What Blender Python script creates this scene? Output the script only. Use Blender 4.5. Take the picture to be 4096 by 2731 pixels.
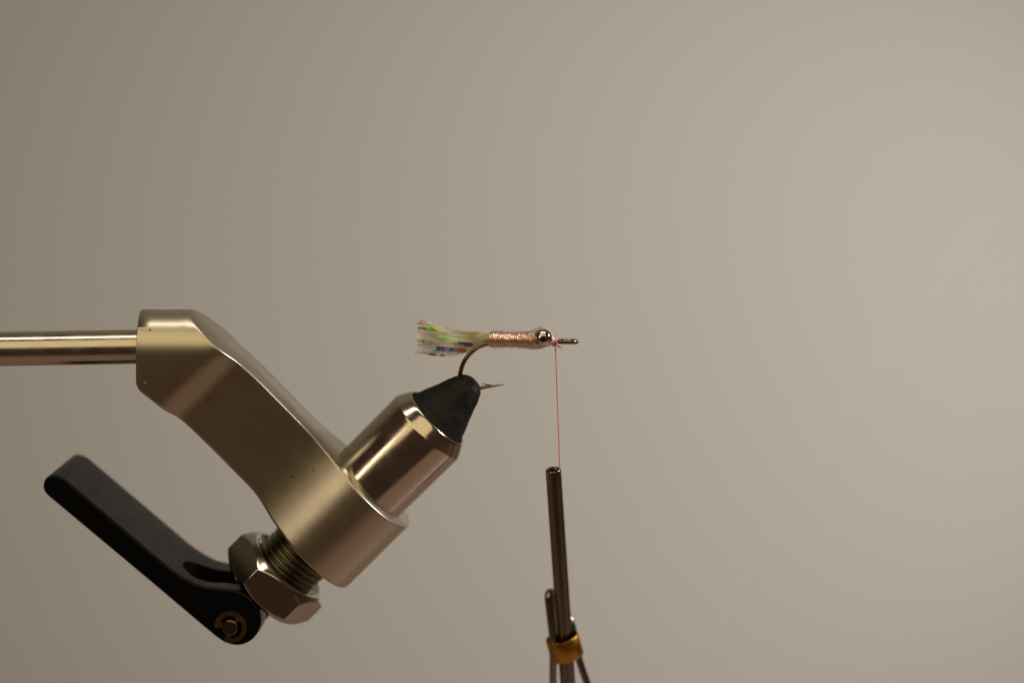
import bpy, math, random
from mathutils import Vector, Matrix, noise

random.seed(7)
scene = bpy.context.scene
col = scene.collection
for o in list(bpy.data.objects):
    bpy.data.objects.remove(o)

# ------------------------------------------------------------------ camera
PITCH = math.radians(15.5)          # the camera looks down a little on the vise
DIST = 0.500                        # metres to the middle of the vise plane
FRAME_W = 0.186                     # metres across the frame at that distance
PXM = FRAME_W / 4096.0              # metres in one photograph pixel at the vise plane
VIEW = Vector((0, math.cos(PITCH), -math.sin(PITCH)))
UP = Vector((0, math.sin(PITCH), math.cos(PITCH)))
RIGHT = Vector((1, 0, 0))
CAM = -VIEW * DIST
cam = bpy.data.cameras.new('camera')
cam.sensor_width = 36.0
cam.lens = 36.0 * DIST / FRAME_W
cam.clip_start = 0.01
cam.clip_end = 50
cam.dof.use_dof = True
cam.dof.focus_distance = DIST - 0.003
cam.dof.aperture_fstop = 7.0
cam_o = bpy.data.objects.new('camera', cam)
cam_o.location = CAM
cam_o.rotation_euler = (math.pi / 2 - PITCH, 0, 0)
col.objects.link(cam_o)
scene.camera = cam_o

# ------------------------------------------------------------------ world, lamps, exposure
world = bpy.data.worlds.new('World')
scene.world = world
world.use_nodes = True
bg = world.node_tree.nodes['Background']
bg.inputs[0].default_value = (0.042, 0.023, 0.014, 1)
bg.inputs[1].default_value = 1.0


def area(name, loc, target, sx, sy, power, colour):
    l = bpy.data.lights.new(name, 'AREA')
    l.shape = 'RECTANGLE'
    l.size = sx
    l.size_y = sy
    l.energy = power
    l.color = colour
    o = bpy.data.objects.new(name, l)
    o.location = loc
    d = Vector(target) - Vector(loc)
    o.rotation_euler = d.to_track_quat('-Z', 'Y').to_euler()
    col.objects.link(o)
    return o


area('ceiling_bounce_panel', (-0.15, -1.25, 1.15), (0, 0, 0), 2.6, 1.4, 10.5, (1.0, 0.82, 0.46))  # unseen panel added to stand in for light bounced off the ceiling
area('overhead_lamp', (0.02, -0.03, 0.95), (0.02, 0, 0), 0.8, 0.08, 2.2, (1.0, 0.90, 0.70))
area('desk_lamp', (0.62, 0.06, 0.26), (0.0, -0.25, 0.0), 0.10, 0.10, 3.8, (1.0, 0.95, 0.92))
area('side_lamp', (-0.86, -0.78, 0.36), (0, 0, 0), 0.14, 0.30, 0.45, (1.0, 0.82, 0.60))
spot = bpy.data.lights.new('wall_pool_spot', 'SPOT')  # unseen spot added to pool light on the wall, fading outwards
spot.energy = 14.0
spot.color = (1.0, 0.925, 0.82)
spot.spot_size = math.radians(60)
spot.spot_blend = 1.0
spot.shadow_soft_size = 0.05
so = bpy.data.objects.new('wall_pool_spot', spot)
so.location = (0.42, 0.02, -0.06)
so.rotation_euler = (Vector((0.045, 0.55, -0.185)) - Vector(so.location)).to_track_quat('-Z', 'Y').to_euler()
col.objects.link(so)

scene.view_settings.view_transform = 'Standard'
scene.view_settings.look = 'None'
scene.view_settings.exposure = 0.0
scene.view_settings.gamma = 1.0
scene.view_settings.use_curve_mapping = False
scene.render.engine = 'CYCLES'
scene.cycles.max_bounces = 10
scene.cycles.transparent_max_bounces = 48


# ------------------------------------------------------------------ geometry helpers
def ray(px, py):
    u = (px - 2048.0) * PXM
    v = -(py - 1365.5) * PXM
    return (VIEW * DIST + RIGHT * u + UP * v)


def P(px, py, y=0.0):
    """the point that pixel shows on the vertical plane at depth y (metres)"""
    d = ray(px, py)
    return CAM + d * ((y - CAM.y) / d.y)


def Pplane(px, py, p0, nrm):
    d = ray(px, py)
    return CAM + d * ((p0 - CAM).dot(nrm) / d.dot(nrm))


def mesh_obj(name, verts, faces, mat, parent=None, smooth=35, uv=None):
    me = bpy.data.meshes.new(name)
    me.from_pydata([tuple(v) for v in verts], [], faces)
    me.validate()
    me.update()
    import bmesh
    bm = bmesh.new()
    bm.from_mesh(me)
    bmesh.ops.recalc_face_normals(bm, faces=bm.faces)
    bm.to_mesh(me)
    bm.free()
    if smooth is not None:
        for p in me.polygons:
            p.use_smooth = True
        if smooth < 180:
            me.set_sharp_from_angle(angle=math.radians(smooth))
    me.materials.append(mat)
    o = bpy.data.objects.new(name, me)
    col.objects.link(o)
    if parent is not None:
        o.parent = parent
        o.matrix_parent_inverse = Matrix.Translation(-parent.location)
    return o


def empty(name, loc, label, cat):
    o = bpy.data.objects.new(name, None)
    o.location = loc
    o.empty_display_size = 0.005
    o['label'] = label
    o['category'] = cat
    col.objects.link(o)
    return o


def frame(d):
    d = d.normalized()
    y = Vector((0, 1, 0))
    m = y.cross(d)
    if m.length < 1e-4:
        m = Vector((1, 0, 0))
    m.normalize()
    return d, m, d.cross(m)


def lathe(origin, d, prof, seg=64, rfun=None, close=True):
    """prof = [(axial, radius)] along d from origin, in metres"""
    d, e1, e2 = frame(d)
    V, F = [], []
    n = len(prof)
    for i, (a, r) in enumerate(prof):
        for j in range(seg):
            t = 2 * math.pi * j / seg
            rr = rfun(a, t, r) if rfun else r
            V.append(origin + d * a + e1 * (rr * math.cos(t)) + e2 * (rr * math.sin(t)))
    for i in range(n - 1):
        for j in range(seg):
            k = (j + 1) % seg
            F.append((i * seg + j, i * seg + k, (i + 1) * seg + k, (i + 1) * seg + j))
    if close:
        F.append(tuple(range(seg)))
        F.append(tuple((n - 1) * seg + j for j in range(seg)))
    return V, F


def tube(pts, rad, seg=12, close=True):
    """sweep along pts (Vectors); rad a number or a list"""
    V, F = [], []
    n = len(pts)
    t0 = (pts[1] - pts[0]).normalized()
    ref = Vector((0, 1, 0)) if abs(t0.y) < .9 else Vector((1, 0, 0))
    nrm = (ref - t0 * ref.dot(t0)).normalized()
    for i in range(n):
        a = pts[max(i - 1, 0)]
        b = pts[min(i + 1, n - 1)]
        t = (b - a).normalized()
        nrm = (nrm - t * nrm.dot(t)).normalized()
        bn = t.cross(nrm)
        r = rad[i] if isinstance(rad, (list, tuple)) else rad
        for j in range(seg):
            w = 2 * math.pi * j / seg
            V.append(pts[i] + nrm * (r * math.cos(w)) + bn * (r * math.sin(w)))
    for i in range(n - 1):
        for j in range(seg):
            k = (j + 1) % seg
            F.append((i * seg + j, i * seg + k, (i + 1) * seg + k, (i + 1) * seg + j))
    if close:
        F.append(tuple(range(seg)))
        F.append(tuple((n - 1) * seg + j for j in range(seg)))
    return V, F


def spline(pts, per=8):
    """Catmull-Rom through pts"""
    out = []
    n = len(pts)
    for i in range(n - 1):
        p0 = pts[max(i - 1, 0)]; p1 = pts[i]; p2 = pts[i + 1]; p3 = pts[min(i + 2, n - 1)]
        for k in range(per):
            t = k / per
            out.append(0.5 * ((2 * p1) + (p2 - p0) * t + (2 * p0 - 5 * p1 + 4 * p2 - p3) * t * t
                              + (3 * p1 - p0 - 3 * p2 + p3) * t ** 3))
    out.append(pts[-1].copy())
    return out


def sstep(a, b, x):
    t = min(1, max(0, (x - a) / (b - a)))
    return t * t * (3 - 2 * t)


# ------------------------------------------------------------------ materials
def new_mat(name):
    m = bpy.data.materials.new(name)
    m.use_nodes = True
    nt = m.node_tree
    return m, nt, nt.nodes['Principled BSDF']


def metal(name, colour, rough, metallic=1.0, grain=0.0, grain_scale=4000, bump=0.0, rough_var=0.06, specks=()):
    m, nt, b = new_mat(name)
    N, L = nt.nodes, nt.links
    b.inputs['Metallic'].default_value = metallic
    tc = N.new('ShaderNodeTexCoord')
    geo = N.new('ShaderNodeNewGeometry')
    n1 = N.new('ShaderNodeTexNoise')
    n1.inputs['Scale'].default_value = 260
    n1.inputs['Detail'].default_value = 6
    L.new(geo.outputs['Position'], n1.inputs['Vector'])
    mr = N.new('ShaderNodeMapRange')
    mr.inputs['From Min'].default_value = 0.3
    mr.inputs['From Max'].default_value = 0.7
    mr.inputs['To Min'].default_value = rough - rough_var
    mr.inputs['To Max'].default_value = rough + rough_var
    L.new(n1.outputs['Fac'], mr.inputs['Value'])
    L.new(mr.outputs['Result'], b.inputs['Roughness'])
    n2 = N.new('ShaderNodeTexNoise')
    n2.inputs['Scale'].default_value = grain_scale
    n2.inputs['Detail'].default_value = 3
    L.new(geo.outputs['Position'], n2.inputs['Vector'])
    mx = N.new('ShaderNodeMix')
    mx.data_type = 'RGBA'
    mx.inputs['A'].default_value = (*[c * (1 - grain) for c in colour], 1)
    mx.inputs['B'].default_value = (*[min(1, c * (1 + grain)) for c in colour], 1)
    L.new(n2.outputs['Fac'], mx.inputs['Factor'])
    out = mx.outputs['Result']
    for (pt, r) in specks:
        vd = N.new('ShaderNodeVectorMath')
        vd.operation = 'DISTANCE'
        L.new(geo.outputs['Position'], vd.inputs[0])
        vd.inputs[1].default_value = pt
        r2 = N.new('ShaderNodeMapRange')
        r2.inputs['From Min'].default_value = r * 0.6
        r2.inputs['From Max'].default_value = r * 1.3
        r2.inputs['To Min'].default_value = 0.85
        r2.inputs['To Max'].default_value = 0.0
        L.new(vd.outputs['Value'], r2.inputs['Value'])
        m2 = N.new('ShaderNodeMix')
        m2.data_type = 'RGBA'
        L.new(r2.outputs['Result'], m2.inputs['Factor'])
        L.new(out, m2.inputs['A'])
        m2.inputs['B'].default_value = (0.02, 0.015, 0.03, 1)
        out = m2.outputs['Result']
    L.new(out, b.inputs['Base Color'])
    if bump:
        bp = N.new('ShaderNodeBump')
        bp.inputs['Strength'].default_value = bump
        bp.inputs['Distance'].default_value = 0.0001
        L.new(n2.outputs['Fac'], bp.inputs['Height'])
        L.new(bp.outputs['Normal'], b.inputs['Normal'])
    return m


def plain(name, colour, rough, bump=0.0, scale=3000, spec=0.5, var=0.15):
    m = metal(name, colour, rough, 0.0, var, scale, bump, 0.05)
    m.node_tree.nodes['Principled BSDF'].inputs['Specular IOR Level'].default_value = spec
    return m


# jaw axis in pixel space: (axial, across) <-> pixel
AX, AN, N0 = (0.712, -0.702), (0.702, 0.712), 2417.5


def an(a, n=0.0):
    """pixel for a place a along the jaw axis and n across it (pixels)"""
    return (a * AX[0] + (N0 + n) * AN[0], a * AX[1] + (N0 + n) * AN[1])


def axis_pt(a):
    return P(*an(a))


JDIR = (axis_pt(200) - axis_pt(-800)).normalized()


def ax_len(a):                       # metres along the axis for an axial pixel value
    return (axis_pt(a) - axis_pt(0)).dot(JDIR)


J0 = axis_pt(0)
R = PXM                              # radii are given in pixels

M_sleeve = metal('turned_steel', (0.63, 0.575, 0.49), 0.15, 1, 0.08, 3000, 0.08, 0.05)
M_rod = metal('polished_rod_steel', (0.62, 0.56, 0.47), 0.22, 1, 0.05, 3000, 0.05)
M_nut = metal('plated_nut_steel', (0.55, 0.51, 0.45), 0.12, 1, 0.05, 3000, 0.05, 0.04)
M_thread = metal('oily_thread_steel', (0.20, 0.18, 0.13), 0.28, 1, 0.1, 3000, 0.1)
M_black = plain('black_polymer', (0.0045, 0.0042, 0.0038), 0.30, 0.12, 2500, 0.13)
M_jaw = plain('blackened_jaw_steel', (0.009, 0.0087, 0.0080), 0.58, 0.5, 2600, 0.25)
M_bronze = metal('bronzed_clip', (0.24, 0.15, 0.07), 0.33, 1, 0.1, 3000, 0.1)
M_pin = metal('pivot_pin_steel', (0.20, 0.14, 0.11), 0.25, 1, 0.1, 3000, 0.05)
M_hook = metal('bronzed_hook_wire', (0.25, 0.19, 0.10), 0.20, 1, 0.1, 4000, 0.03)
M_chrome = metal('chrome_bead', (0.72, 0.69, 0.63), 0.08, 1, 0.03, 3000, 0, 0.02)
M_pupil = plain('black_pupil_paint', (0.004, 0.004, 0.004), 0.35)
M_tubemetal = metal('bobbin_tube_steel', (0.30, 0.26, 0.22), 0.22, 1, 0.06, 3000, 0.05)
M_wire = metal('bobbin_wire_steel', (0.30, 0.27, 0.23), 0.25, 1, 0.06, 3000, 0.05)
M_brass = metal('brass_band', (0.62, 0.33, 0.07), 0.30, 1, 0.12, 3000, 0.1)
M_cord = plain('coral_thread', (0.92, 0.27, 0.24), 0.55, 0.4, 9000, 0.4)


def wall_mat():
    m, nt, b = new_mat('painted_wall')
    N, L = nt.nodes, nt.links
    geo = N.new('ShaderNodeNewGeometry')
    n = N.new('ShaderNodeTexNoise')
    n.inputs['Scale'].default_value = 5
    n.inputs['Detail'].default_value = 2
    L.new(geo.outputs['Position'], n.inputs['Vector'])
    mx = N.new('ShaderNodeMix')
    mx.data_type = 'RGBA'
    mx.inputs['A'].default_value = (0.355, 0.355, 0.335, 1)
    mx.inputs['B'].default_value = (0.36, 0.35, 0.35, 1)
    L.new(n.outputs['Fac'], mx.inputs['Factor'])
    L.new(mx.outputs['Result'], b.inputs['Base Color'])
    b.inputs['Roughness'].default_value = 0.8
    n2 = N.new('ShaderNodeTexNoise')
    n2.inputs['Scale'].default_value = 220
    L.new(geo.outputs['Position'], n2.inputs['Vector'])
    bp = N.new('ShaderNodeBump')
    bp.inputs['Strength'].default_value = 0.2
    bp.inputs['Distance'].default_value = 0.001
    L.new(n2.outputs['Fac'], bp.inputs['Height'])
    L.new(bp.outputs['Normal'], b.inputs['Normal'])
    return m


def film_mat(name, attr='iris'):
    """translucent pearl film: the attribute's colour is tint plus painted iridescent glints, its alpha how opaque"""
    m, nt, b = new_mat(name)
    N, L = nt.nodes, nt.links
    at = N.new('ShaderNodeAttribute')
    at.attribute_name = attr
    L.new(at.outputs['Color'], b.inputs['Base Color'])
    b.inputs['Roughness'].default_value = 0.28
    b.inputs['Metallic'].default_value = 0.1
    b.inputs['Thin Film Thickness'].default_value = 420
    b.inputs['Thin Film IOR'].default_value = 1.5
    tl = N.new('ShaderNodeBsdfTranslucent')
    L.new(at.outputs['Color'], tl.inputs['Color'])
    ms0 = N.new('ShaderNodeMixShader')
    ms0.inputs[0].default_value = 0.45
    L.new(b.outputs[0], ms0.inputs[1])
    L.new(tl.outputs[0], ms0.inputs[2])
    tr = N.new('ShaderNodeBsdfTransparent')
    ms = N.new('ShaderNodeMixShader')
    L.new(at.outputs['Alpha'], ms.inputs[0])
    L.new(tr.outputs[0], ms.inputs[1])
    L.new(ms0.outputs[0], ms.inputs[2])
    L.new(ms.outputs[0], N['Material Output'].inputs['Surface'])
    return m


def pearl_mat(name, base, alpha=1.0, metallic=0.85):
    m, nt, b = new_mat(name)
    N, L = nt.nodes, nt.links
    geo = N.new('ShaderNodeNewGeometry')
    mp = N.new('ShaderNodeMapping')
    mp.inputs['Scale'].default_value = (1, 0.8, 0.8)
    L.new(geo.outputs['Position'], mp.inputs['Vector'])
    n = N.new('ShaderNodeTexNoise')
    n.inputs['Scale'].default_value = 2200
    n.inputs['Detail'].default_value = 3
    L.new(mp.outputs[0], n.inputs['Vector'])
    cr = N.new('ShaderNodeValToRGB')
    e = cr.color_ramp.elements
    e[0].position = 0.30; e[0].color = (0.55, 0.75, 0.80, 1)
    e[1].position = 0.72; e[1].color = (0.66, 0.85, 0.30, 1)
    for p, c in ((0.40, base), (0.50, (base[0], base[1] * .82, base[2] * .8)), (0.60, (base[0] * .95, base[1], base[2] * 1.1)),
                 (0.67, (0.75, 0.62, 0.80))):
        x = e.new(p)
        x.color = (*c, 1)
    L.new(n.outputs['Fac'], cr.inputs[0])
    L.new(cr.outputs[0], b.inputs['Base Color'])
    b.inputs['Metallic'].default_value = metallic
    b.inputs['Coat Weight'].default_value = 0.7
    b.inputs['Coat Roughness'].default_value = 0.22
    b.inputs['Roughness'].default_value = 0.27
    b.inputs['Thin Film Thickness'].default_value = 380
    b.inputs['Thin Film IOR'].default_value = 1.45
    b.inputs['Alpha'].default_value = alpha
    return m


M_wall = wall_mat()
M_film = film_mat('pearl_tinsel_film')
M_body = pearl_mat('pearl_braid', (0.95, 0.68, 0.58))
M_head = pearl_mat('pearl_wrap_film', (0.92, 0.80, 0.70), 0.8, 0.25)

# ------------------------------------------------------------------ setting
WALL_Y = 0.55
o = mesh_obj('wall', [(-2.5, WALL_Y, -1.2), (2.5, WALL_Y, -1.2), (2.5, WALL_Y, 2.0), (-2.5, WALL_Y, 2.0)],
             [(0, 1, 2, 3)], M_wall, smooth=None)
o['kind'] = 'structure'

# the table the tools stand over, below the frame: it shows only in the metal's undersides
import bmesh
M_table = plain('table_wood', (0.28, 0.195, 0.16), 0.45, 0.2, 60)
bm = bmesh.new()
bmesh.ops.create_cube(bm, size=1.0)
bmesh.ops.scale(bm, vec=(1.8, 1.01, 0.03), verts=bm.verts)
bmesh.ops.translate(bm, vec=(0.1, 0.025, -0.365), verts=bm.verts)
bmesh.ops.bevel(bm, geom=list(bm.edges), offset=0.004, segments=2, affect='EDGES')
me = bpy.data.meshes.new('table_top')
bm.to_mesh(me)
bm.free()
me.materials.append(M_table)
o = bpy.data.objects.new('table_top', me)
o['kind'] = 'structure'
col.objects.link(o)

# ------------------------------------------------------------------ vise
vise = empty('fly_tying_vise', P(-900, 1404), 'steel fly tying vise with black jaws, hex nut and black cam lever', 'vise')

# shaft
rod_a, rod_b = P(600, 1386), P(-900, 1410)
rd = (rod_b - rod_a)
ln = rd.length
mesh_obj('shaft', *lathe(rod_a, rd, [(0, 69 * R), (ln - .0006, 69 * R), (ln, 69 * R - .0006)], 72), M_rod, vise)

# arm: a milled bar; front and back sheets whose half-depth h follows head, neck and hub
HEAD_X = 562
A_UP, A_LO_ARM, A_LO_HUB = -303.0, -625.0, -646.0
R_HUB, H_ARM, R_HEAD = 222.0, 114.0, 149.0
ZH = 1391.0                           # pixel row of the head's axis


def to_an(px, py):
    return (px * AX[0] + py * AX[1], px * AN[0] + py * AN[1] - N0)


def h_arm(px, py):
    a, n = to_an(px, py)
    dy = py - ZH
    if dy < 0:
        hh = math.sqrt(max(R_HEAD ** 2 - dy * dy, 0.0))
    else:
        hh = R_HEAD
    k = sstep(-850, -710, n)
    slab = hh * (1 - k) + H_ARM * k
    if n > -60:
        return math.sqrt(max(R_HUB ** 2 - n * n, 0.0))
    if n < -400:
        return slab
    return hub_curve(n)


HUBP = [(-500, 114), (-400, 114), (-340, 115), (-290, 120.5), (-240, 133), (-190, 152), (-150, 171), (-100, 198.2), (-60, 213.7), (0, 222)]


def hub_curve(n):
    """neck running into the hub through a wide concave fillet"""
    for i in range(1, len(HUBP) - 2):
        (n0, h0), (n1, h1) = HUBP[i], HUBP[i + 1]
        if n0 <= n <= n1:
            m0 = (h1 - HUBP[i - 1][1]) / (n1 - HUBP[i - 1][0])
            m1 = (HUBP[i + 2][1] - h0) / (HUBP[i + 2][0] - n0)
            w = n1 - n0
            t = (n - n0) / w
            return ((2 * t ** 3 - 3 * t * t + 1) * h0 + (t ** 3 - 2 * t * t + t) * w * m0
                    + (-2 * t ** 3 + 3 * t * t) * h1 + (t ** 3 - t * t) * w * m1)
    return 114.0


stL, stU = [], []
# head stations
headU = [(HEAD_X, 1244.5), (HEAD_X + 3, 1244), (HEAD_X + 60, 1244), (HEAD_X + 120, 1244), (HEAD_X + 170, 1244), (764, 1244)]
corner_n = to_an(764, 1244)[1]
headL = [(HEAD_X, 1480), (HEAD_X + 2, 1497), (HEAD_X + 8, 1512), (HEAD_X + 20, 1527), (HEAD_X + 40, 1543), (HEAD_X + 66, 1563)]
for u, l in zip(headU, headL):
    stU.append(u)
    stL.append(l)
nL0 = to_an(*headL[-1])[1]
aL0 = to_an(*headL[-1])[0]
aU0 = to_an(764, 1244)[0]
nlist = [(corner_n + (-330 - corner_n) * i / 30.0) for i in range(1, 31)]
nlist += [-330 + i * 10 for i in range(1, 33)]
nn = -10.0
ang0 = math.asin(-10.0 / R_HUB)
nlist += [R_HUB * math.sin(ang0 + (math.pi / 2 - 0.0005 - ang0) * i / 36.0) for i in range(1, 37)]
NBEG = corner_n
lowc = spline([Vector((*to_an(x, y), 0)) for x, y in (headL[-2], headL[-1], (674, 1601), (718, 1631), (764, 1671), (815, 1719))]
              + [Vector((A_LO_ARM, -520, 0)), Vector((A_LO_ARM, -400, 0))], 12)


def low_a(n):
    for p, q in zip(lowc, lowc[1:]):
        if p.y <= n <= q.y:
            return p.x + (q.x - p.x) * (n - p.y) / (q.y - p.y)
    return A_LO_ARM


for n in nlist:
    nl = nL0 + (n - NBEG) * ((-500 - nL0) / (-500 - NBEG)) if n < -500 else n
    au = aU0 + (A_UP - aU0) * sstep(NBEG, -600, n)
    al = low_a(nl) if nl < -400 else A_LO_ARM
    al = al + (A_LO_HUB - A_LO_ARM) * sstep(-340, -160, n)
    stU.append(an(au, n))
    stL.append(an(al, nl))

ts = [0, 0.012, 0.03, 0.055]
ts += [0.055 + (0.82 - 0.055) * i / 24 for i in range(1, 25)]
ts += [0.82 + 0.10 * i / 8 for i in range(1, 9)]
ts += [0.945, 0.965, 0.982, 0.993, 1.0]
NT = len(ts)
V, F = [], []
RB = 6.0                               # edge rounding in pixels


def edge_drop(dpx, r=RB):
    if dpx >= r:
        return 0.0
    return r - math.sqrt(max(r * r - (r - dpx) ** 2, 0.0))


nst = len(stL)
grid = {}
for side in (-1, 1):
    for i in range(nst):
        (lx, ly), (ux, uy) = stL[i], stU[i]
        ln_ = math.hypot(ux - lx, uy - ly)
        for j, t in enumerate(ts):
            x = lx + (ux - lx) * t
            y = ly + (uy - ly) * t
            h = h_arm(x, y)
            d = min(t, 1 - t) * ln_
            if i < 6 and t > .5:
                d = 1e3                # the head's top is the cylinder itself
            h = max(h - edge_drop(d), 0.0)
            if i == 0:
                h = max(h - 7, 0)
            p = P(x, y)
            p.y = side * h * R
            grid[(side, i, j)] = len(V)
            V.append(p)
for side in (-1, 1):
    for i in range(nst - 1):
        for j in range(NT - 1):
            F.append((grid[(side, i, j)], grid[(side, i + 1, j)], grid[(side, i + 1, j + 1)], grid[(side, i, j + 1)]))
for j in (0, NT - 1):
    for i in range(nst - 1):
        F.append((grid[(-1, i, j)], grid[(-1, i + 1, j)], grid[(1, i + 1, j)], grid[(1, i, j)]))
for i in (0, nst - 1):
    for j in range(NT - 1):
        F.append((grid[(-1, i, j)], grid[(-1, i, j + 1)], grid[(1, i, j + 1)], grid[(1, i, j)]))


def on_arm(px, py):
    """the place on the arm's front that pixel shows"""
    y = -0.005
    for _ in range(14):
        p = P(px, py, y)
        q = Vector((p.x, 0, p.z)) - CAM
        k = DIST / q.dot(VIEW)
        mx, my = 2048 + q.dot(RIGHT) * k / PXM, 1365.5 - q.dot(UP) * k / PXM
        y = -h_arm(mx, my) * R
    return P(px, py, y)


M_arm = metal('bead_blasted_steel', (0.60, 0.54, 0.44), 0.34, 1, 0.06, 5000, 0.04, 0.02,
              specks=[(on_arm(600, 1320), 0.00022), (on_arm(825, 1457), 0.00016),
                      (on_arm(1170, 1905), 0.0002), (on_arm(1254, 1881), 0.00018)])
arm = mesh_obj('arm', V, F, M_arm, vise, 58)

# small stub standing for a dent with a bright burr on the head's corner
q0 = P(582, 1536, -R_HEAD * R)
mesh_obj('dent_burr', *lathe(q0 + Vector((0, .0004, 0)), Vector((0, -1, 0)),
                             [(0, 9 * R), (.00045, 9 * R), (.0006, 7 * R), (.0006, 4 * R), (.0003, 3.5 * R)], 16), M_nut, vise)

# jaw sleeve
prof = [(-330, 176), (-300, 176), (16, 178), (22, 177), (26, 174.5), (44, 165), (62, 154), (70, 150), (74, 146), (75, 142),
        (73, 139), (40, 137)]
mesh_obj('jaw_sleeve', *lathe(J0, JDIR, [(ax_len(a), r * R) for a, r in prof], 96), M_sleeve, vise)

# the two jaws: half cones front and back with the hook wire between
jp = [(20, 133), (74, 133), (90, 126.5), (130, 110), (170, 93), (205, 80), (230, 71.5), (248, 64), (262, 55), (273, 43), (281, 28),
      (284.5, 13), (285, 1.5)]
jprof = []
for i in range(len(jp) - 1):
    for k in range(4):
        t = k / 4
        jprof.append((jp[i][0] + (jp[i + 1][0] - jp[i][0]) * t, jp[i][1] + (jp[i + 1][1] - jp[i][1]) * t))
jprof.append(jp[-1])
d_, e1, e2 = frame(JDIR)
if e2.y > 0:
    e2s = 1
else:
    e2s = -1
for side in (-1, 1):
    V, F = [], []
    SEG = 40
    for i, (a, r) in enumerate(jprof):
        for j in range(SEG + 1):
            t = math.pi * j / SEG
            q = J0 + d_ * ax_len(a)
            off = noise.noise(Vector((a * .03, math.cos(t) * 2.2, side * (math.sin(t) * 2 + 4)))) * 3.0 \
                + noise.noise(Vector((a * .09, math.cos(t) * 5, side * (math.sin(t) * 5 + 4)))) * 1.4
            rr = (r + (off if 80 < a < 270 else 0)) * R
            v = q + e1 * (rr * math.cos(t))
            v.y = side * (0.00010 + rr * math.sin(t))
            V.append(v)
    for i in range(len(jprof) - 1):
        for j in range(SEG):
            b0 = i * (SEG + 1) + j
            F.append((b0, b0 + 1, b0 + SEG + 2, b0 + SEG + 1))
        F.append((i * (SEG + 1), i * (SEG + 1) + SEG, (i + 1) * (SEG + 1) + SEG, (i + 1) * (SEG + 1)))
    F.append(tuple(range(SEG + 1)))
    n_ = (len(jprof) - 1) * (SEG + 1)
    F.append(tuple(n_ + j for j in range(SEG + 1)))
    mesh_obj('jaw', V, F, M_jaw, vise, 50)

# threaded stud under the hub
PITCH_T = 27.0
sp = []
a0, a1 = -820.0, -630.0
ns = 112
for i in range(ns + 1):
    sp.append((a0 + (a1 - a0) * i / ns, 140))


def thr(a, t, r):
    ph = (a / (PITCH_T * R) - t / (2 * math.pi)) % 1.0
    tri = 1 - abs(2 * ph - 1)
    return r - (1 - min(1, tri * 1.25)) * 13 * R


mesh_obj('threaded_stud', *lathe(J0, JDIR, [(ax_len(a), r * R) for a, r in sp], 72, thr), M_thread, vise, 60)

# hex nut, both ends chamfered
NUT_T, NUT_B, NUT_R = -764.0, -912.0, 226.0
apo = NUT_R * math.cos(math.radians(30))
seg = 180
V, F = [], []
tA, tB = ax_len(NUT_T), ax_len(NUT_B)
CH0, CHK = 0.93, 1.15                # where the chamfer cone starts and how steep it is
for lev in ('b0', 'b1', 't1', 't0'):
    for j in range(seg):
        t = 2 * math.pi * j / seg
        tt = t % math.radians(60) - math.radians(30)
        rh = apo / math.cos(tt)
        e = (rh - apo * CH0) / CHK * R
        rr = apo * CH0 if lev[1] == '0' else rh
        a = {'b0': tB, 'b1': tB + e, 't1': tA - e, 't0': tA}[lev]
        V.append(J0 + d_ * a + e1 * (rr * R * math.cos(t)) + e2 * (rr * R * math.sin(t)))
for i in range(3):
    for j in range(seg):
        k = (j + 1) % seg
        F.append((i * seg + j, i * seg + k, (i + 1) * seg + k, (i + 1) * seg + j))
L_ = 4
# annular top face with a shallow countersink, plain bottom
base = len(V)
for (aa, rr) in ((NUT_T, 168.0), (NUT_T - 14, 150.0), (NUT_T - 20, 136.0)):
    for j in range(seg):
        t = 2 * math.pi * j / seg
        V.append(J0 + d_ * ax_len(aa) + e1 * (rr * R * math.cos(t)) + e2 * (rr * R * math.sin(t)))
rings = [(L_ - 1) * seg, base, base + seg, base + 2 * seg]
for a_, b_ in zip(rings, rings[1:]):
    for j in range(seg):
        k = (j + 1) % seg
        F.append((a_ + j, a_ + k, b_ + k, b_ + j))
F.append(tuple(range(seg)))
nut = mesh_obj('hex_nut', V, F, M_nut, vise, 12)
bv = nut.modifiers.new('edge', 'BEVEL')
bv.width = 0.00016
bv.segments = 2
bv.limit_method = 'ANGLE'
bv.angle_limit = math.radians(14)

# drawbar under the nut, held in the lever's fork
mesh_obj('drawbar', *lathe(J0, JDIR, [(ax_len(-1060), 70 * R), (ax_len(-1050), 78 * R), (ax_len(-900), 78 * R)], 40), M_thread, vise)

# cam lever: a forked bar turning on a pin through the drawbar
PIV = axis_pt(-1025)
phi = math.atan(0.14)
bdir = (P(*an(-1025, 100)) - P(*an(-1025, 0))).normalized()
pd = (Vector((0, 1, 0)) * math.cos(phi) + bdir * math.sin(phi)).normalized()     # pin axis, pointing away from the camera
LT = 0.0186
pf = PIV - pd * (LT / 2)
outl = [(222, 1900), (204, 1900), (187, 1909), (176, 1925), (172, 1945), (176, 1962), (186, 1977), (206, 1995), (236, 2020), (400, 2157), (588, 2314), (800, 2493), (836, 2523), (868, 2549),
        (903, 2570), (949, 2580), (992, 2568), (1024, 2540), (1042, 2500), (1042, 2460), (1028, 2424), (998, 2388), (955, 2364), (905, 2355),
        (850, 2350), (808, 2343), (770, 2329), (730, 2307), (674, 2268), (502, 2123), (300, 1952), (272, 1928), (246, 1909)]
op = [Pplane(x, y, pf, pd) for x, y in outl]
op = spline(op + [op[0]], 4)[:-1]
cen = sum(op, Vector()) / len(op)
V, F = [], []
bev = 0.00035


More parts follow.
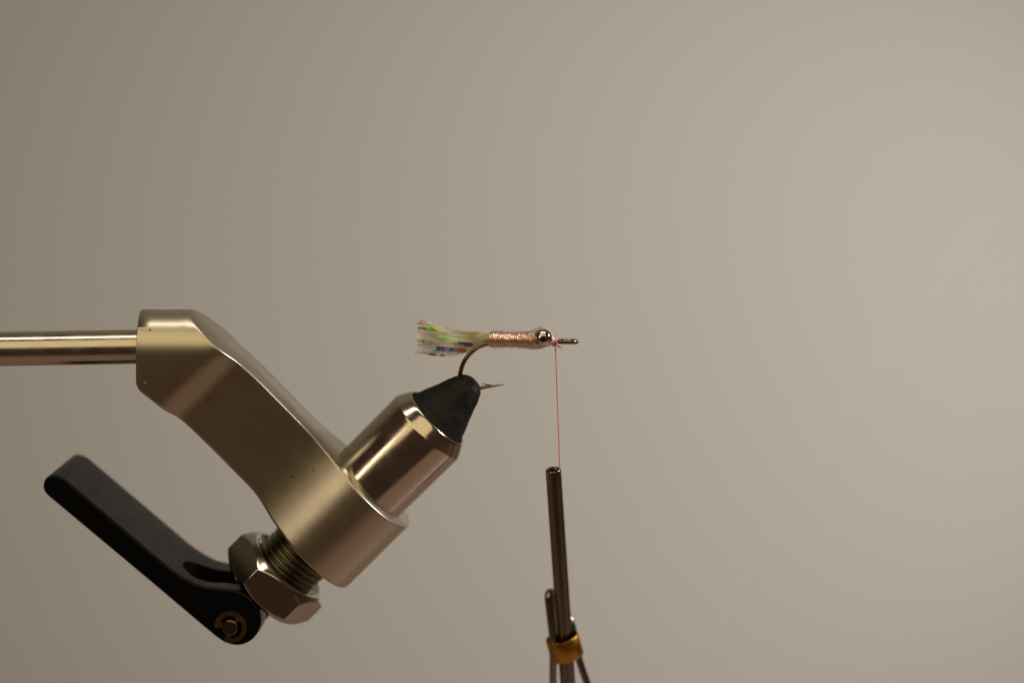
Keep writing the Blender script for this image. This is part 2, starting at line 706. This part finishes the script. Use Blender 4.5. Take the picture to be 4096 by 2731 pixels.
def inset(pts, dist):
    out = []
    n = len(pts)
    for i in range(n):
        a = (pts[i] - pts[i - 1]).normalized()
        b = (pts[(i + 1) % n] - pts[i]).normalized()
        na = pd.cross(a)
        nb = pd.cross(b)
        m = (na + nb).normalized()
        out.append(pts[i] + m * dist)
    return out


test = inset(op, bev)
if sum((p - cen).length for p in test) > sum((p - cen).length for p in op):
    bev_s = -bev
else:
    bev_s = bev
n = len(op)
rows = []
for off, ins in ((0, 1.0), (0.3, 0.29), (1.0, 0.0)):
    rows.append([p + pd * (bev * off) for p in inset(op, bev_s * ins)])
for off, ins in ((1.0, 0.0), (0.3, 0.29), (0, 1.0)):
    rows.append([p + pd * (LT - bev * off) for p in inset(op, bev_s * ins)])
for r_ in rows:
    V += r_
for i in range(len(rows) - 1):
    for j in range(n):
        k = (j + 1) % n
        F.append((i * n + j, i * n + k, (i + 1) * n + k, (i + 1) * n + j))
F.append(tuple(range(n)))
F.append(tuple((len(rows) - 1) * n + j for j in range(n)))
lever = mesh_obj('cam_lever', V, F, M_black, vise, 16)

# slot of the fork, cut right through with a rounded end
ld = (P(1000, 2560) - P(300, 1990)).normalized()           # along the lever, tip to pin
tn = pd.cross(ld).normalized()                              # out of the lever's top face
if tn.z < 0:
    tn = -tn
sl_w = LT * 0.24
sl0 = PIV - ld * 0.0098
V, F = [], []
prof2 = []
for i in range(13):
    t = math.pi / 2 + math.pi * i / 12
    prof2.append((math.cos(t) * sl_w, math.sin(t) * sl_w))
prof2 += [(0.03, -sl_w), (0.03, sl_w)]
for s in (-0.006, 0.016):
    for (u, w) in prof2:
        V.append(sl0 + ld * u + pd * w + tn * s)
m_ = len(prof2)
for j in range(m_):
    k = (j + 1) % m_
    F.append((j, k, m_ + k, m_ + j))
F.append(tuple(range(m_)))
F.append(tuple(m_ + j for j in range(m_)))
cut = mesh_obj('slot_cutter', V, F, M_black, None, None)
md = lever.modifiers.new('slot', 'BOOLEAN')
md.operation = 'DIFFERENCE'
md.solver = 'EXACT'
md.object = cut
bpy.context.view_layer.update()
dg = bpy.context.evaluated_depsgraph_get()
me2 = bpy.data.meshes.new_from_object(lever.evaluated_get(dg))
lever.modifiers.clear()
lever.data = me2
for p in me2.polygons:
    p.use_smooth = True
me2.set_sharp_from_angle(angle=math.radians(16))
bpy.data.objects.remove(cut)

# pin and the spring clip on its end
pc = Pplane(925, 2503, pf, pd)
o = mesh_obj('pivot_pin', *lathe(pc + pd * (LT + .0006), -pd, [(0, 30 * R), (LT + .0014, 33 * R), (LT + .00175, 31.5 * R), (LT + .0019, 27 * R)], 48),
             M_pin, lever, 14)
o.matrix_parent_inverse = Matrix.Identity(4)
bx = (P(1100, 2500) - P(900, 2500)).normalized()
ex = (bx - pd * bx.dot(pd)).normalized()
ey = pd.cross(ex)
if ey.z < 0:
    ey = -ey


def flat_ring(pts_outer, pts_inner, z0, z1):
    V, F = [], []
    k = len(pts_outer)
    for z in (z0, z1):
        for (x, y) in pts_outer:
            V.append(pc + ex * x * R + ey * y * R - pd * z)
        for (x, y) in pts_inner:
            V.append(pc + ex * x * R + ey * y * R - pd * z)
    for i in range(k - 1):
        for b in (0, 2 * k):
            F.append((b + i, b + i + 1, b + k + i + 1, b + k + i))
        F.append((i, i + 1, 2 * k + i + 1, 2 * k + i))
        F.append((k + i, k + i + 1, 3 * k + i + 1, 3 * k + i))
    for i in (0, k - 1):
        F.append((i, k + i, 3 * k + i, 2 * k + i))
    return V, F


po, pi_ = [], []
for i in range(121):
    deg = -118 + (300) * i / 120          # open towards the lower left
    t = math.radians(deg)
    rin = 47.0
    for c_, hw in ((-108, 16), (47, 15), (172, 18)):
        dd = abs(((deg - c_ + 180) % 360) - 180)
        if dd < hw:
            rin = 33.5
    po.append((66 * math.cos(t), 66 * math.sin(t)))
    pi_.append((rin * math.cos(t), rin * math.sin(t)))
o = mesh_obj('retaining_clip', *flat_ring(po, pi_, 0.0002, 0.0008), M_bronze, lever, 30)
o.matrix_parent_inverse = Matrix.Identity(4)

# ------------------------------------------------------------------ the fly
fly = empty('fishing_fly', P(2050, 1390), 'small pearly pink fly with chrome bead eyes on a bronze hook', 'fishing fly')
hp = [(2226, 1366), (2150, 1365), (2050, 1363), (1985, 1364), (1950, 1373), (1912, 1389), (1878, 1416), (1855, 1449), (1842, 1487), (1839, 1518),
      (1848, 1545), (1870, 1558), (1900, 1554), (1940, 1548), (1985, 1542), (2021, 1536)]
pts = spline([P(x, y) for x, y in hp], 8)
rad = []
for i, p in enumerate(pts):
    k = i / (len(pts) - 1) * (len(hp) - 1)
    r = 9.0 if k < 12.2 else 9.0 * max(0.06, 1 - (k - 12.2) / 2.8 * .94)
    rad.append(r * R)
hook = mesh_obj('hook', *tube(pts, rad, 16), M_hook, fly)


def sub(o, parent_part, thing):
    o.parent = parent_part
    o.matrix_parent_inverse = Matrix.Identity(4)


b0, b1, b2 = P(1966, 1541), P(1948, 1539), P(1927, 1530)
o = mesh_obj('barb', *tube([b0, P(1957, 1541), b1, P(1938, 1535.5), b2], [3.5 * R, 4.5 * R, 3.4 * R, 2.2 * R, .4 * R], 10), M_hook, None)
sub(o, hook, fly)
# eye ring, lying level with the line of sight
ec = P(2271, 1366)
pts = []
for i in range(49):
    t = math.pi + 2 * math.pi * i / 48
    pts.append(ec + RIGHT * (33 * R * math.cos(t)) + VIEW * (27 * R * math.sin(t)) + UP * (.8 * R * math.sin(2 * t)))
o = mesh_obj('hook_eye', *tube(pts, 10.3 * R, 14), M_hook, None)
sub(o, hook, fly)

# body: pearl braid wound round the shank
bo = P(1955, 1356)
bd_ = (P(2150, 1360) - bo).normalized()
bl = (P(2136, 1360) - bo).length
NW = 21
rows_ = []
NR = NW * 10
for i in range(NR + 1):
    f = i / NR
    r = 25 + 6.5 * sstep(0, .08, f) + 1.5 * math.sin(f * 9) + 5 * sstep(.8, 1, f)
    rows_.append((f * bl, r * R))


def wraps(a, t, r):
    f = a / bl * NW
    ph = (f - t / (2 * math.pi)) % 1.0
    w = int(f - t / (2 * math.pi))
    amp = 5.2 + 3.0 * noise.noise(Vector((w * 3.1, math.cos(t) * 1.5, math.sin(t) * 1.5)))
    fz = noise.noise(Vector((a * 9000, math.cos(t) * 6, math.sin(t) * 6))) * 1.0
    return r + (abs(math.sin(math.pi * ph)) * amp - 2.6 + fz) * R


body = mesh_obj('braid_body', *lathe(bo, bd_, rows_, 56, wraps), M_body, fly, 180)

# tinsel whiskers standing off the braid
V, F = [], []
for i in range(190):
    f = random.random()
    t = random.random() * 2 * math.pi
    d0, f1, f2 = frame(bd_)
    rdir = f1 * math.cos(t) + f2 * math.sin(t)
    q = bo + bd_ * (f * bl) + rdir * (33 * R)
    tip = q + rdir * (random.uniform(2, 7) * R) + bd_ * (random.uniform(-7, 7) * R)
    w = bd_ * (random.uniform(.8, 2.6) * R)
    s = rdir.cross(bd_) * (.8 * R)
    b = len(V)
    V += [q - w, q + w, q + s, tip]
    F += [(b, b + 1, b + 3), (b + 1, b + 2, b + 3), (b + 2, b, b + 3)]
o = mesh_obj('braid_whiskers', V, F, M_film, None, None)
ca = o.data.color_attributes.new('iris', 'FLOAT_COLOR', 'POINT')
SPARK = [(0.95, 0.92, 0.9), (0.95, 0.92, 0.9), (0.9, 0.6, 0.55), (0.6, 0.55, 0.95), (0.5, 1.0, 0.9), (0.5, 1.0, 0.15), (0.8, 0.5, 0.45), (0.9, 0.75, 0.95)]  # tinsel sparkle painted in as fixed colours
for i in range(len(V) // 4):
    c = random.choice(SPARK)
    for k in range(4):
        ca.data[i * 4 + k].color = (*c, .9)
o['kind'] = 'stuff'
sub(o, body, fly)

# wrap over the eyes: a pearl hump that closes towards the thread
hs = [(2112, 1326, 1391, 31), (2128, 1321, 1395, 36), (2145, 1313, 1396, 38), (2160, 1306, 1394, 38), (2174, 1304, 1391, 36), (2188, 1309, 1387, 33),
      (2200, 1320, 1383, 28), (2210, 1335, 1379, 22), (2218, 1347, 1376, 16), (2224, 1354, 1374, 11)]
V, F = [], []
SG = 40
for i, (x, tp, bt, dp) in enumerate(hs):
    cpx = (tp + bt) / 2
    hz = (bt - tp) / 2
    for j in range(SG):
        t = 2 * math.pi * j / SG
        k = 1 + .035 * noise.noise(Vector((i * 1.3, math.cos(t) * 3, math.sin(t) * 3)))
        q = P(x, cpx - hz * math.sin(t) * k)
        q.y = dp * R * math.cos(t) * k
        V.append(q)
for i in range(len(hs) - 1):
    for j in range(SG):
        k = (j + 1) % SG
        F.append((i * SG + j, i * SG + k, (i + 1) * SG + k, (i + 1) * SG + j))
F.append(tuple(range(SG)))
F.append(tuple((len(hs) - 1) * SG + j for j in range(SG)))
mesh_obj('head_wrap', V, F, M_head, fly, 180)

# bead eyes each side of the hook
for side in (-1, 1):
    c = P(2171, 1351) + VIEW * (side * 0.0025)
    rr = 37.5 * R
    pr = []
    for i in range(33):
        t = math.pi * i / 32
        pr.append((-rr * math.cos(t), max(rr * math.sin(t), 1e-6)))
    # the bead is drilled; its mouth shows as the pupil, a little down and right of the middle
    pdir = (VIEW * side + RIGHT * 0.06 - UP * 0.10).normalized()
    eye = mesh_obj('bead_eye', *lathe(c, pdir, pr, 48, close=False), M_chrome, fly, 180)
    pp = []
    rp = 13.0 * R
    a_s = math.sqrt(rr * rr - rp * rp)
    pp = [(a_s - .0002, rp), (a_s + .00002, rp), (a_s + .00006, rp * .93), (rr + .00003, rp * .5), (rr + .00004, rp * .05)]
    o = mesh_obj('pupil', *lathe(c, pdir, pp, 32), M_pupil, None, 60)
    sub(o, eye, fly)

# tail: single strands of pearl film fanning back from the bend
IRIS = {'purple': (0.26, 0.12, 0.36), 'violet': (0.18, 0.16, 0.46), 'blue': (0.40, 0.52, 1.0), 'cyan': (0.50, 1.0, 1.0), 'pink': (0.70, 0.17, 0.28),  # iridescent reflections and tip sparkle, painted into the strands as fixed colours
        'green': (0.45, 0.95, 0.35), 'lime': (0.30, 1.0, 0.03), 'yellow': (1.0, 0.88, 0.08), 'olive': (0.85, 0.95, 0.42), 'rust': (0.50, 0.25, 0.14),
        'mauve': (0.48, 0.24, 0.26), 'white': (1.0, 0.97, 0.95)}
PALE = [(0.90, 0.82, 0.70), (0.80, 0.62, 0.52), (0.95, 0.90, 0.82), (0.80, 0.62, 0.52), (0.85, 0.95, 0.62), (0.80, 0.96, 0.78), (0.97, 0.84, 0.88)]


def strand(ctrl, width, depth, tints, pale, alpha, roll):
    """ctrl: pixel points root to tip; tints: [(x_from, x_to, colour, alpha)] in pixel columns"""
    n = len(ctrl)
    pts = []
    for i, (x, y) in enumerate(ctrl):
        q = P(x, y)
        q.y = depth[0] + (depth[1] - depth[0]) * i / (n - 1)
        pts.append((q, x))
    cl = spline([p for p, _ in pts], 7)
    xs = spline([Vector((x, 0, 0)) for _, x in pts], 7)
    V, F, C = [], [], []
    m = len(cl)
    for i in range(m):
        a, b = cl[max(i - 1, 0)], cl[min(i + 1, m - 1)]
        t = (b - a).normalized()
        u = t.cross(VIEW).normalized()
        w = t.cross(u)
        rl = roll + .5 * math.sin(i * .35 + roll * 3)
        acr = u * math.cos(rl) + w * math.sin(rl)
        nn_ = t.cross(acr)
        hw = width * R * 1.2 * (0.5 if i < m - 2 else 0.5 * (.8 if i == m - 2 else .25))
        th = .5 * R
        V += [cl[i] - acr * hw, cl[i] + nn_ * th, cl[i] + acr * hw, cl[i] - nn_ * th]
        c = (*pale, alpha)
        for (x0, x1, k, al) in tints:
            if x0 <= xs[i].x <= x1:
                c = (*IRIS[k], al)
        C += [c] * 4
    for i in range(m - 1):
        for j in range(4):
            k = (j + 1) % 4
            F.append((i * 4 + j, i * 4 + k, i * 4 + 4 + k, i * 4 + 4 + j))
    F.append((0, 1, 2, 3))
    F.append(tuple((m - 1) * 4 + j for j in range(4)))
    ob = mesh_obj('tail_strand', V, F, M_film, fly, 20)
    ca = ob.data.color_attributes.new('iris', 'FLOAT_COLOR', 'POINT')
    for i, c in enumerate(C):
        ca.data[i].color = c
    return ob


# strands with the clearest colours, traced
strand([(1985, 1364), (1930, 1368), (1880, 1375), (1825, 1361), (1775, 1348), (1720, 1335), (1675, 1325)], 13, (0, -.0016), [(1828, 1888, 'purple', .85)], PALE[1], .3, .1)
strand([(1985, 1368), (1930, 1380), (1870, 1396), (1810, 1394), (1750, 1385), (1700, 1376), (1668, 1372)], 14, (0, -.0018),
       [(1745, 1776, 'violet', .85), (1776, 1793, 'blue', .85), (1793, 1818, 'violet', .85), (1818, 1836, 'mauve', .7), (1842, 1865, 'pink', .75)], PALE[1], .3, .0)
strand([(1985, 1366), (1930, 1378), (1860, 1400), (1800, 1405), (1740, 1401), (1690, 1396), (1662, 1394)], 11, (0, -.0012),
       [(1728, 1764, 'cyan', .85), (1788, 1806, 'green', .5)], PALE[0], .28, .1)
strand([(1985, 1370), (1930, 1386), (1860, 1408), (1800, 1418), (1740, 1416), (1690, 1408), (1655, 1405)], 9, (0, -.0006),
       [(1717, 1744, 'pink', .8), (1757, 1778, 'pink', .8)], PALE[3], .33, .0)
strand([(1985, 1345), (1930, 1345), (1860, 1345), (1790, 1342), (1740, 1335), (1690, 1332), (1670, 1331)], 10, (0, -.002), [(1760, 1796, 'green', .75)], PALE[0], .25, .0)
strand([(1985, 1340), (1930, 1338), (1860, 1332), (1790, 1322), (1745, 1317), (1725, 1310), (1700, 1293), (1676, 1280)], 11, (0, -.0015),
       [(1734, 1762, 'yellow', .85), (1712, 1736, 'lime', .95)], PALE[3], .3, .0)
strand([(1985, 1342), (1930, 1340), (1850, 1330), (1780, 1322), (1720, 1312), (1668, 1305)], 8, (0, -.0008), [(1662, 1674, 'lime', .9), (1676, 1706, 'rust', .6)], PALE[2], .3, .2)
strand([(1985, 1352), (1920, 1352), (1850, 1356), (1790, 1362), (1720, 1368), (1672, 1372)], 12, (0, -.0012), [(1712, 1734, 'mauve', .7), (1693, 1705, 'cyan', .6), (1800, 1836, 'green', .55)], PALE[0], .28, .0)
strand([(1985, 1348), (1920, 1343), (1850, 1348), (1790, 1352), (1720, 1356), (1668, 1352)], 12, (0, -.0017), [(1792, 1801, 'yellow', .95), (1805, 1836, 'olive', .55), (1690, 1700, 'mauve', .7)], PALE[1], .3, .1)
strand([(1985, 1338), (1930, 1337), (1880, 1338), (1830, 1345), (1770, 1350), (1700, 1348), (1664, 1340)], 20, (0, -.001), [(1850, 1900, 'olive', .45)], PALE[4], .3, .1)
strand([(1985, 1346), (1930, 1344), (1880, 1347), (1830, 1352), (1770, 1358), (1690, 1362)], 18, (0, -.0022), [(1850, 1890, 'olive', .35)], PALE[4], .3, .1)
strand([(1985, 1366), (1920, 1376), (1850, 1383), (1800, 1380), (1740, 1372), (1680, 1366)], 12, (0, -.0006), [(1735, 1752, 'green', .5), (1820, 1846, 'green', .6)], PALE[0], .26, .2)
# and the rest of the bundle
for i in range(44):
    f = random.random()
    tip_y = 1290 + 130 * f + random.uniform(-6, 6)
    tip_x = random.choice([random.uniform(1655, 1700), random.uniform(1655, 1700), random.uniform(1700, 1800)])
    ry = 1336 + 32 * f
    my = 1330 + 74 * f + random.uniform(-5, 5)
    x_m = 1850 + random.uniform(-15, 15)
    q = [(1985, ry), (1930, ry * .65 + my * .35 - 1), (x_m, my), ((x_m + tip_x) / 2, (my + tip_y) / 2 + random.uniform(-6, 6)), (tip_x, tip_y)]
    tints = []
    for k in range(random.choice([0, 0, 1, 1, 2])):
        x0 = random.uniform(1660, 1860)
        tints.append((x0, x0 + random.uniform(8, 26), random.choice(['green', 'mauve', 'rust', 'olive', 'cyan', 'rust', 'pink', 'olive']), random.uniform(.25, .55)))
    if random.random() < .35:
        tints.append((tip_x - 2, tip_x + 7, 'white', .9))
    strand(q, random.uniform(3, 8), (random.uniform(-.0006, .0006), random.uniform(-.0010, .0026)), tints, random.choice(PALE), random.uniform(.12, .30), random.uniform(-.7, .7))
# stray hairs
strand([(1800, 1322), (1740, 1305), (1705, 1290), (1680, 1277)], 2.4, (-.001, -.0014), [], (1.0, 0.97, 0.95), .8, 0)
strand([(1760, 1318), (1718, 1285), (1697, 1255), (1692, 1222)], 1.8, (-.0006, -.001), [], (1.0, 0.97, 0.95), .5, 0)

# ------------------------------------------------------------------ tying thread
thread = empty('tying_thread', P(2238, 1868), 'coral pink thread wound behind the hook eye, hanging down into the bobbin tube', 'thread')
to = P(2208, 1367)
tdir = Vector((1, 0, 0))
tl = (P(2227, 1367) - to).length
NWT = 6
pr = [(tl * i / 48, (13 + 4.5 * math.sin(math.pi * i / 48)) * R) for i in range(49)]


def tw(a, t, r):
    ph = (a / tl * NWT - t / (2 * math.pi)) % 1.0
    return r + abs(math.sin(math.pi * ph)) * 2.2 * R


mesh_obj('thread_wraps', *lathe(to, tdir, pr, 36, tw), M_cord, thread, 180)
s0 = P(2221, 1368) + Vector((0, -.0007, 0))
s1 = P(2239, 1868, -.001)
pts = [s0, P(2222, 1386) + Vector((0, -.0004, 0))]
e0 = pts[-1]
for i in range(1, 13):
    pts.append(e0.lerp(s1, i / 12))
pts.append(P(2224, 1990, -.0004))
mesh_obj('hanging_strand', *tube(pts, 2.3 * R, 10), M_cord, thread, 180)
V, F = [], []
for i in range(9):
    a = P(2222 + random.uniform(-3, 3), 1378, -.0004)
    b = P(2226 + random.uniform(4, 22), 1384 + random.uniform(0, 9), -.0004 + random.uniform(-.0006, .0006))
    mid = (a + b) / 2 + Vector((0, 0, .00012))
    v, f = tube([a, mid, b], [1.6 * R, 1.5 * R, .5 * R], 6)
    base = len(V)
    V += v
    F += [tuple(base + k for k in q) for q in f]
o = mesh_obj('frayed_tag', V, F, M_cord, thread, 180)

# ------------------------------------------------------------------ bobbin
bob = empty('thread_bobbin', P(2285, 3100), 'dark steel thread bobbin tube with wire arms clamped by a brass band', 'bobbin')
t_top, t_bot = P(2213, 1876, -.001), P(2296, 3100, .0045)
td = t_bot - t_top
tlen = td.length
prof = [(.012, 24 * R), (.0008, 25 * R), (.0002, 27 * R), (0, 29 * R), (.0002, 31.5 * R), (.0006, 32 * R), (tlen, 32 * R)]
mesh_obj('tube', *lathe(t_top, td, prof, 56, close=False), M_tubemetal, bob, 50)
WR = 15.5
# each arm is a wire folded back on itself at its top
arm_l = [(2222, 3100, .003), (2214, 2900, .002), (2212, 2740, .0002), (2213, 2640, -.0010), (2212, 2560, -.0013), (2203, 2480, -.0013), (2195, 2410, -.0012), (2193, 2384, -.0010),
         (2196, 2370, -.0004), (2202, 2366, .0004), (2208, 2372, .0012), (2216, 2410, .0018), (2230, 2480, .0020), (2238, 2560, .0020), (2240, 2640, .0020)]
arm_r = [(2460, 3100, .002), (2395, 2860, .002), (2345, 2720, .0018), (2318, 2640, .0016), (2302, 2570, .0016), (2288, 2500, .0018), (2276, 2470, .0022), (2266, 2462, .0028),
         (2258, 2475, .0032), (2256, 2540, .0030), (2254, 2640, .0028)]
for ap in (arm_l, arm_r):
    q = spline([P(x, y, z + .0018) for x, y, z in ap], 6)
    mesh_obj('wire_arm', *tube(q, WR * R, 16), M_wire, bob, 60)
# brass band
bc = P(2259, 2584, .0018)
up = (P(2224, 2400) - P(2259, 2584)).normalized()
bandaxis = (Vector((0.0, 0, 1)) + Vector((-0.27, -0.10, 0))).normalized()
b1_ = (Vector((1, 0, 0)) - bandaxis * bandaxis.x).normalized()
b2_ = bandaxis.cross(b1_)
V, F = [], []
SB = 72
hh = 47 * R
ringp = [(69.5, -hh + .00015), (69.5, hh - .00015), (68, hh), (64, hh), (63, hh - .00015), (63, -hh + .00015), (64, -hh), (68, -hh)]
for j in range(SB):
    t = 2 * math.pi * j / SB
    # stadium-like squeeze round tube and wires
    for (rr, z) in ringp:
        V.append(bc + b1_ * (rr * R * math.cos(t)) + b2_ * ((rr - 8) * R * math.sin(t)) + bandaxis * z)
k_ = len(ringp)
for j in range(SB):
    j2 = (j + 1) % SB
    for i in range(k_):
        i2 = (i + 1) % k_
        F.append((j * k_ + i, j * k_ + i2, j2 * k_ + i2, j2 * k_ + i))
mesh_obj('brass_band', V, F, M_brass, bob, 30)
